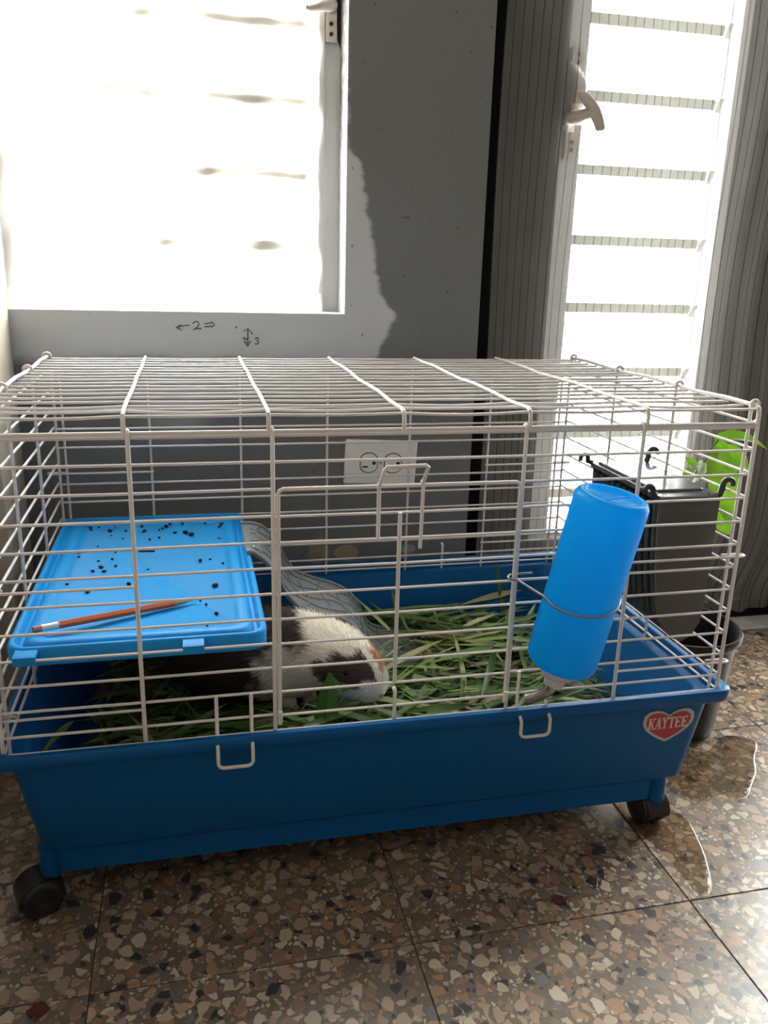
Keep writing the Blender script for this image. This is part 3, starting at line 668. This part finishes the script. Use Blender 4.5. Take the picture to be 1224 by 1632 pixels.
lid = MB().rings([rrect(FX0-.003, FX1+.001, FY0-.004, FY1+.006, .3225, .006), rrect(FX0-.003, FX1+.001, FY0-.004, FY1+.006, .326, .006), rrect(FX0-.001, FX1-.001, FY0-.002, FY1+.004, .3275, .006)]).build('lid', 'feeder_dark', hf)
MB().rings([rrect(FX0+.004, FX1-.008, FY0+.018, FY1-.002, .3275, .005), rrect(FX0+.004, FX1-.008, FY0+.018, FY1-.002, .3295, .005), rrect(FX0+.005, FX1-.009, FY0+.019, FY1-.003, .3302, .005)]).build('lid_plate', 'lid', lid)
for x, y in ((FX1, FY0+.004), (FX1, FY1+.002)):
    zz_ = ROW[3]+.002
    MB().tube([(x-.012, y, .3245), (x+.001, y, .3245), (x+.0035, y, .333), (x+.004, y, .338)]+[(W_-.001+.0062*math.cos(a), y, .3375+.0058*math.sin(a)) for a in [PI-.3-q*.45 for q in range(8)]], [.0042, .0042, .0036]+[.0032]*9, 8).build('hook', 'black', hf, True)
for y in (FY0+.012, FY1+.010):
    MB().tube([(FX0+.004, y, .325), (FX0-.004, y, .328)]+[(FX0-.008+.0052*math.cos(a), y, .331+.0055*math.sin(a)) for a in [-.4+q*.5 for q in range(9)]], .0030, 8).build('hook', 'black', hf, True)

# ================================================================== GUINEA PIG
gp = thing('guinea_pig', 'white guinea pig with dark brown eye patch half buried in grass', 'guinea pig', (.29, -.25, .0))
SPN = [((.150, -.195, .070), .006, .006), ((.158, -.197, .073), .034, .034), ((.185, -.203, .078), .050, .050), ((.225, -.212, .082), .058, .058), ((.270, -.226, .085), .057, .057), ((.305, -.243, .088), .050, .052),
       ((.330, -.262, .091), .044, .047), ((.349, -.280, .090), .041, .045), ((.364, -.297, .085), .037, .041), ((.376, -.312, .079), .031, .034), ((.384, -.323, .073), .024, .026), ((.389, -.331, .069), .016, .017), ((.392, -.336, .067), .005, .006)]
def lerp(a, b, t): return a+(b-a)*t
cen = cr_([q[0] for q in SPN], 4); ra = cr_([(q[1], q[2], 0) for q in SPN], 4)
NRing = 36; rgs = []; UP = Vector((0, 0, 1))
for i, c0 in enumerate(cen):
    t = (cen[min(i+1, len(cen)-1)]-cen[max(i-1, 0)]).normalized(); sd = t.cross(UP).normalized(); uu = sd.cross(t)
    ring = []
    for k in range(NRing):
        a = 2*PI*k/NRing; rw = max(.003, ra[i][0]); rh = max(.003, ra[i][1])
        bl = max(0, min(1, (.345-c0.x)/.03)); rh2 = rh*((.85+.30*bl) if math.sin(a) < 0 else 1)
        ring.append(c0 + sd*(rw*math.cos(a)) + uu*(rh2*math.sin(a)))
    rgs.append(ring)
EYE = Vector((.3545, -.3245, .0965)); HC = Vector((.364, -.297, .085))
dE = (EYE-HC)
hd = (Vector((.392, -.336, .067))-HC).normalized()
sdv = hd.cross(UP).normalized()       # points to the animal's right
sE = -1 if dE.dot(sdv) < 0 else 1
EYE2 = HC + hd*dE.dot(hd) - sdv*dE.dot(sdv) + hd.cross(-sdv).normalized()*0 + UP*(EYE.z-HC.z - (hd*dE.dot(hd)).z)
def sstep(a, b, x): t = max(0, min(1, (x-a)/(b-a))); return t*t*(3-2*t)
def coat(q):
    wob = .006*math.sin(q.x*210+q.z*130)+.004*math.sin(q.y*300-q.z*170)
    c_ = Vector((.88, .80, .69))
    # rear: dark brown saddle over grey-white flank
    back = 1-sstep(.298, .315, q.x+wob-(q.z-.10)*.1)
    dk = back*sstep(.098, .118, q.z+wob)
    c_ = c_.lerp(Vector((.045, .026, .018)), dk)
    c_ = c_.lerp(Vector((.045, .026, .018)), 1-sstep(.245, .270, q.x+wob*1.5))     # coat blends to dark brown towards the rear
    d = q-EYE; al = d.dot(hd); vert = d.z
    e = math.sqrt((al/.034)**2+((vert-.001)/.019)**2)
    if (q-HC).dot(sdv)*sE > .006: c_ = c_.lerp(Vector((.085, .050, .040)), 1-sstep(.85, 1.1, e+wob*20))
    d2 = q-EYE2; e2 = math.sqrt((d2.dot(hd)/.034)**2+(d2.z/.024)**2)
    if (q-HC).dot(sdv)*sE < -.003: c_ = c_.lerp(Vector((.50, .22, .09)), 1-sstep(.8, 1.15, e2+wob*20))
    return c_
def setcol(o, cols):
    at = o.data.color_attributes.new('Col', 'FLOAT_COLOR', 'POINT')
    for i, c_ in enumerate(cols): at.data[i].color = (*c_, 1)
pm = MB().rings(rgs)
for fx, fy in ((.285, -.250), (.312, -.235), (.19, -.225), (.20, -.175)):
    pm.tube([(fx, fy, .070), (fx+.004, fy-.004, .045), (fx+.008, fy-.004, .018), (fx+.016, fy-.006, .006), (fx+.028, fy-.008, .002), (fx+.034, fy-.009, .001)], [.013, .012, .010, .008, .0065, .003], 10)
body = pm.build('body', 'fur', gp, True)
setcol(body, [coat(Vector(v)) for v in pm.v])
# fur
fu = MB(); fc_ = []
rnd = random.Random(3)
for q in range(11000):
    i = rnd.randrange(2, len(rgs)-2); k = rnd.randrange(NRing); u, v = rnd.random(), rnd.random()
    i2 = i+1; k2 = (k+1) % NRing
    p0 = rgs[i][k].lerp(rgs[i][k2], u).lerp(rgs[i2][k].lerp(rgs[i2][k2], u), v)
    n_ = (p0-cen[i].lerp(cen[i2], v)).normalized(); t = (cen[i2]-cen[i]).normalized()
    if n_.z < -.6: continue
    ln = rnd.uniform(.007, .013)*(1 if p0.x < .352 else .55)
    if (p0-EYE).length < .012: ln *= .35
    rt_ = Vector((rnd.uniform(-1, 1), rnd.uniform(-1, 1), rnd.uniform(-1, 1)))*.35
    dr_ = (n_*.55 - t*.75 + rt_).normalized(); sd = dr_.cross(n_)
    sd = sd.normalized() if sd.length > 1e-4 else Vector((1, 0, 0))
    wv = .00042; mid = p0+dr_*ln*.55+n_*.001; tip = p0+dr_*ln - Vector((0, 0, ln*.12))
    if tip.y > -.214 and tip.z > .110 and tip.x > .285: continue
    fu.add([p0-sd*wv, p0+sd*wv, mid+sd*wv*.8, mid-sd*wv*.8, tip], [(0, 1, 2, 3), (3, 2, 4)])
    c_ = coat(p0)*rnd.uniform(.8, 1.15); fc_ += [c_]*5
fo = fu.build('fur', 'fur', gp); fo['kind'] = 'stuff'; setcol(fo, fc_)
for E_, s_ in ((EYE, sE), (EYE2, -sE)):
    MB().rings([[E_+(sdv*s_)*.0015+Vector((.0055*math.cos(b)*math.cos(a), .0055*math.cos(b)*math.sin(a), .0055*math.sin(b))) for a in [2*PI*k/14 for k in range(14)]] for b in [-PI/2*.98+PI*.98*j/8 for j in range(9)]]).build('eye', 'eye', gp, True)
MB().rings([[Vector((.3915, -.3345, .0685))+Vector((.0045*math.cos(b)*math.cos(a), .0035*math.cos(b)*math.sin(a), .003*math.sin(b))) for a in [2*PI*k/12 for k in range(12)]] for b in [-1.5+3.0*j/6 for j in range(7)]]).build('nose', 'nose', gp, True)
for s_ in (1, -1):
    b0 = HC - hd*.016 + sdv*(s_*.031) + UP*.018; gr = []
    for i in range(6):
        u = i/5; row = []
        for j in range(7):
            v = j/6-.5; wd = .026*math.sin(PI*(.15+.8*u))
            row.append(b0 + sdv*(s_*(.016*u+.004*math.cos(v*PI))) - UP*(.018*u*u) + hd*(v*wd))
        gr.append(row)
    MB().sheet(gr).build('ear', 'ear', gp, True)

# ================================================================== GRASS
rg_ = random.Random(11)
from mathutils.bvhtree import BVHTree
def tree_of(os_):
    vs_, fs_ = [], []
    for o in os_:
        off = Vector(ROOT.get(o.parent.name, (0, 0, 0))); n0 = len(vs_)
        vs_ += [v.co+off for v in o.data.vertices]; fs_ += [tuple(i+n0 for i in p.vertices) for p in o.data.polygons]
    return BVHTree.FromPolygons(vs_, fs_)
KEEP = tree_of([body, tray]+[o for o in rp.children]+list(hf.children))
def hits(mb): return bool(KEEP.overlap(BVHTree.FromPolygons([Vector(v) for v in mb.v], mb.f)))
def blade(mb, p0, ang, ln, wd, rise, droop, twist=.4, n=7):
    d = Vector((math.cos(ang), math.sin(ang), 0)); s = Vector((-d.y, d.x, 0)); rows = []
    cv_ = rg_.uniform(-.5, .5)
    for i in range(n):
        t = i/(n-1); w_ = wd*(.35+1.3*t*(1-t)*2 if t < .5 else 1.0*(1-((t-.5)/.5)**2)+.02)
        q = Vector(p0)+d*(ln*t)+s*(cv_*ln*.35*t*t)+Vector((0, 0, rise*t-droop*t*t))
        tw = twist*(t-.3)*2; sv = s*math.cos(tw)+Vector((0, 0, 1))*math.sin(tw); mid = Vector((0, 0, -w_*.18))
        rows.append([q-sv*w_/2, q+mid, q+sv*w_/2])
    return mb.sheet(rows)
def inside(q): return .040 < q.x < .722 and -.418 < q.y < -.022
def ground(x, y):
    return .012+.022*math.sin((x-.1)*4.2)**2*(1 if x > .3 else .7)+.016*math.exp(-((x-.50)/.2)**2-((y+.16)/.12)**2)
gm = MB(); cnt = 0
while cnt < 2300:
    x, y = rg_.uniform(.045, .72), rg_.uniform(-.415, -.025); a = rg_.gauss(.1, .75)+(PI if rg_.random() < .5 else 0)
    ln = rg_.uniform(.05, .16); e = Vector((x+math.cos(a)*ln, y+math.sin(a)*ln, 0))
    if not inside(e): continue
    g0 = ground(x, y); z = rg_.uniform(.0, g0); b1 = blade(MB(), (x, y, z+.002), a, ln, rg_.uniform(.0025, .009), rg_.uniform(0, .035), rg_.uniform(.005, .03), rg_.uniform(-1, 1), 6)
    b1.v = [(p_, q_, max(c_, -.006)) for p_, q_, c_ in b1.v]
    if hits(b1): continue
    cnt += 1; gm.add(b1.v, b1.f)
gs = gm.build('grass_bedding', 'grass', smooth=True); gs['kind'] = 'stuff'; gs['label'] = 'heap of cut green grass filling the blue cage tray'; gs['category'] = 'grass'
# long blades lying on top
cnt = 0
for (p0, a, ln, wd, rs, dp) in [((.255, -.352, .03), .1, .10, .014, .05, .02), ((.345, -.362, .035), 2.9, .11, .013, .045, .015), ((.275, -.345, .025), .25, .08, .012, .06, .02), ((.300, -.350, .045), 3.3, .07, .010, .03, .03), ((.420, -.362, .045), 2.75, .075, .011, .04, .03)]:
    tag(blade(MB(), p0, a, ln, wd, rs, dp, .4, 9).build('grass_blade', 'blade', smooth=True), 'green leaf blade heaped in front of the guinea pig', 'grass blade', 'blades heaped before the guinea pig')
while cnt < 34:
    x, y = rg_.uniform(.235, .46), rg_.uniform(-.412, -.350); a = rg_.gauss(.15, .4)+(PI if rg_.random() < .5 else 0); ln = rg_.uniform(.07, .15)
    if not inside(Vector((x+math.cos(a)*ln, y+math.sin(a)*ln, 0))) or y+math.sin(a)*ln > -.345: continue
    mb = blade(MB(), (x, y, rg_.uniform(.015, .045)), a, ln, rg_.uniform(.005, .012), rg_.uniform(.005, .05), rg_.uniform(.005, .04), rg_.uniform(-1.1, 1.1), 9)
    if hits(mb): continue
    cnt += 1
    tag(mb.build('grass_blade', 'blade', smooth=True), 'green leaf blade heaped in front of the guinea pig', 'grass blade', 'blades heaped before the guinea pig')
bb = MB().sheet([[(.312, -.352, .030), (.322, -.360, .030), (.336, -.354, .034)], [(.310, -.352, .062), (.322, -.362, .066), (.338, -.354, .062)], [(.318, -.352, .092), (.325, -.360, .098), (.336, -.354, .090)], [(.3262, -.354, .113), (.328, -.356, .114), (.330, -.355, .112)]])
bb.sheet([[(.327, -.356, .114), (.3285, -.357, .110)], [(.337, -.360, .104), (.336, -.361, .097)], [(.345, -.362, .097), (.343, -.362, .091)], [(.353, -.362, .096), (.353, -.362, .095)]])
tag(bb.build('grass_blade', 'blade', smooth=True), 'broad folded green blade standing up before the guinea pig face', 'grass blade')
cnt = 0
while cnt < 95:
    x, y = rg_.uniform(.30, .70), rg_.uniform(-.41, -.03)
    if cnt < 12: x = rg_.uniform(.06, .30)
    a = rg_.gauss(0, .6)+(PI if rg_.random() < .5 else 0); ln = rg_.uniform(.09, .22); e = Vector((x+math.cos(a)*ln, y+math.sin(a)*ln, 0))
    if not inside(e): continue
    m_ = e.lerp(Vector((x, y, 0)), .5)
    if -.30 < m_.y < -.13 and m_.x < .34: continue
    mb = blade(MB(), (x, y, ground(x, y)+rg_.uniform(.0, .014)), a, ln, rg_.uniform(.006, .014), rg_.uniform(.0, .035), rg_.uniform(.005, .03), rg_.uniform(-1.1, 1.1), 9)
    mb.v = [(a_, b_, max(c_, .004)) for a_, b_, c_ in mb.v]
    if hits(mb): continue
    cnt += 1
    tag(mb.build('grass_blade', 'blade', smooth=True), 'long green leaf blade lying on top of the grass in the blue tray', 'grass blade', 'long blades on the grass heap')
SPB = [((.655, -.060, .030), 1.9, .035, .010, .10, .015, 'dark blade standing upright against the rear wall of the tray'),
       ((.025, -.405, .075), .9, .05, .008, .03, .02, 'yellow-green blade poking over the tray rim under the shelf')]
for p0, a, ln, wd, rs, dp, lab in SPB:
    tag(blade(MB(), p0, a, ln, wd, rs, dp, .5, 9).build('grass_blade', 'blade', smooth=True), lab, 'grass blade')

# ================================================================== POT AND PLANT
pt = thing('plant_pot', 'black plastic nursery pot standing on the wet floor beside the cage', 'plant pot', (.872, -.212, FZ))
MB().lathe([(.002, FZ+.001), (.056, FZ+.001), (.060, FZ+.004), (.0735, .052), (.0745, .056), (.078, .058), (.080, .062), (.0805, .068), (.079, .071), (.076, .071), (.0745, .066), (.071, .052), (.064, -.02), (.001, -.02)], (.872, -.212, 0), n=48, cap0=False, cap1=False).build('pot_body', 'pot', pt, True)
MB().lathe([(.001, -.012), (.03, -.011), (.064, -.014)], (.872, -.212, 0), n=30, cap0=True, cap1=True).build('soil', 'soil', pt)
pl = thing('pothos_plant', 'bright green trailing plant growing out of the black pot', 'plant', (.885, -.19, -.012))
MB().tube([(.886, -.185, -.014), (.884, -.18, .06), (.881, -.175, .15), (.878, -.172, .23), (.884, -.172, .285), (.893, -.175, .305)], [.004, .004, .0035, .003, .0028, .0025], 8).build('stem', 'stem', pl, True)
def leaf(base, tip, nrm, wd, curl=.2, fold=.25, m='leaf', pet=None):
    base = Vector(base); tip = Vector(tip); d = tip-base; ln = d.length; t = d.normalized(); n_ = Vector(nrm); n_ = (n_-t*n_.dot(t)).normalized(); s = t.cross(n_)
    rows = []
    for i in range(13):
        u = i/12; wv = wd*(math.sin(PI*min(1, u*1.0)**.62)**.8 if 0 < u < 1 else 0)*.5
        c0 = base+t*(ln*u)+n_*(ln*curl*math.sin(PI*u))
        rows.append([c0 - t*(.10*ln*(1-u)**4*abs(v)) + s*(wv*v) + n_*(abs(v)**1.3*wv*fold) for v in (-1, -.66, -.33, 0, .33, .66, 1)])
    o = MB().sheet(rows).build('leaf', m, pl, True)
    if pet: MB().tube([pet, Vector(pet).lerp(base, .5)+Vector((0, 0, .004)), base], .0015, 6).build('petiole', 'stem', pl, True)
    return o
vw_ = Vector((-.55, -.8, .25))
leaf((.908, -.178, .334), (.986, -.185, .320), (.15, -.45, 1), .026, .10, .6, pet=(.893, -.175, .305))
leaf((.911, -.172, .332), (.934, -.166, .304), vw_, .020, .05, .3)
leaf((.902, -.190, .320), (.929, -.203, .216), vw_, .040, .20, .2, pet=(.893, -.175, .305))
leaf((.922, -.160, .312), (.976, -.164, .282), Vector((-.3, -.8, .6)), .038, .16, .25, pet=(.893, -.175, .305))
leaf((.915, -.182, .246), (.943, -.186, .195), vw_, .036, .06, .3)
leaf((.882, -.172, .298), (.868, -.165, .309), vw_, .010, .05, .3)
leaf((.876, -.174, .289), (.860, -.174, .286), vw_, .014, .05, .3)
leaf((.892, -.178, .300), (.880, -.185, .278), vw_, .012, .1, .3, 'palel')
leaf((.894, -.180, .296), (.872, -.182, .272), vw_, .009, .1, .3, 'palel')
leaf((.890, -.176, .303), (.876, -.180, .296), vw_, .008, .1, .3, 'palel')

# ================================================================== OUTLET, MARKS, FLOOR BITS
ot = thing('wall_outlet', 'white duplex wall outlet mounted sideways on the grey wall', 'wall outlet', (.472, .05, .225))
OR = RY(.045); oc = Vector((.4722, .05, .2605))
def op(a, d, b): return oc + OR @ Vector((a, -d, b))
def oring(w_, h_, d, r): return [op(q.x, d, q.y) for q in rrect(-w_, w_, -h_, h_, 0, r, 4)]
MB().rings([oring(.0575, .0355, 0, .003), oring(.0575, .0355, .004, .003), oring(.0545, .0325, .0065, .003)]).build('face_plate', 'outlet', ot)
for cx in (-.0198, .0190):
    def disc(r, d): 
        out = []
        for k in range(28):
            a = 2*PI*k/28; out.append(op(cx+max(-r*.86, min(r*.86, r*math.cos(a))), d, r*math.sin(a)*1.0))
        return out
    MB().rings([disc(.0166, .0062), disc(.0166, .0068)]).build('gap', 'ink', ot)
    rc = MB().rings([disc(.0150, .0066), disc(.0150, .0082), disc(.0142, .0086)]).build('receptacle', 'outlet', ot)
    for (a, b, w_, h_) in ((-.006, -.0062, .0046, .0013), (-.006, .0062, .0040, .0013)):
        MB().rings([[op(cx+a+q.x, .0085, b+q.y) for q in rrect(-w_, w_, -h_, h_, 0, .0004, 1)], [op(cx+a+q.x, .0088, b+q.y) for q in rrect(-w_, w_, -h_, h_, 0, .0004, 1)]]).build('slot', 'ink', rc)
    MB().lathe([(.0029, 0), (.0029, .0004)], op(cx+.0078, .0085, 0), OR @ Vector((0, -1, 0)), 14).build('slot', 'ink', rc)
MB().lathe([(.0028, 0), (.0026, .001)], op(-.0004, .0062, 0), OR @ Vector((0, -1, 0)), 14).build('screw', 'steel', ot)
mk = MB(); YM = .0495
def stroke(ps, r=.0006): mk.tube([(x, YM, z) for x, z in ps], r, 4)
stroke([(.187, .4685), (.176, .467), (.168, .465)]); stroke([(.176, .469), (.168, .465), (.1755, .4615)])
stroke([(.1915, .4705), (.1945, .4735), (.199, .4735), (.2005, .470), (.197, .465), (.192, .462), (.197, .464), (.2035, .4635)], .0007)
stroke([(.208, .4705), (.219, .4722)]); stroke([(.2085, .4665), (.2195, .4675)]); stroke([(.2175, .4735), (.2225, .4695), (.219, .4660)])
stroke([(.2695, .464), (.2690, .439)], .0007); stroke([(.263, .4605), (.2695, .4645), (.2765, .4565)]); stroke([(.2635, .447), (.2690, .4385), (.2735, .447)], .0008); stroke([(.2625, .452), (.2670, .449), (.2705, .4515)], .0009); stroke([(.2655, .4445), (.273, .4445)])
stroke([(.2795, .4505), (.2835, .452), (.285, .450), (.282, .4475), (.2852, .4455), (.284, .4425), (.279, .4425)], .0007)
tag(mk.build('pencil_marks', 'graphite'), 'handwritten pencil arrows with the numbers 2 and 3 on the wall', 'writing')
# spilled water
def puddle(pts, label, h=.0012):
    ps = cr_([(x, y, 0) for x, y in pts+pts[:2]], 5)[:-1-5]
    c_ = sum(ps, Vector())/len(ps)
    m = MB(); rr_ = []
    for s, z in ((1.0, FZ+.0002), (.985, FZ+h*.7), (.955, FZ+h)): rr_.append([c_+(q-c_)*s+Vector((0, 0, z-c_.z)) for q in ps])
    m.rings(rr_, False, True); tag(m.build('water_puddle', 'water', smooth=True), label, 'puddle')
puddle([(.80, -.30), (.83, -.265), (.875, -.295), (.93, -.262), (.965, -.285), (.935, -.325), (.918, -.352), (.893, -.378), (.862, -.405), (.835, -.388), (.80, -.400), (.785, -.36)], 'spilled water spreading over the terrazzo around the black pot')
puddle([(.690, -.375), (.715, -.372), (.745, -.39), (.765, -.42), (.758, -.462), (.742, -.508), (.722, -.545), (.706, -.548), (.704, -.505), (.698, -.46), (.688, -.42)], 'small spill of water under the caster next to the heart sticker')
for x, y, s, lab in ((.549, -.527, .012, 'crumpled dark red petal on the floor in the cage shadow'), (.032, -.564, .014, 'crumpled bright red scrap on the floor before the cage')):
    gr = []
    for i in range(6):
        row = []
        for j in range(6):
            u, v = i/5-.5, j/5-.5; rad = 1-.5*abs(u)*abs(v)*4
            row.append((x+s*1.6*u*rad, y+s*v*rad*1.3, FZ+.0012+s*.35*(abs(math.sin(u*7+v*5+x*50)))*(.4+abs(v))))
        gr.append(row)
    tag(MB().sheet(gr).build('red_scrap', 'red', smooth=True), lab, 'scrap')
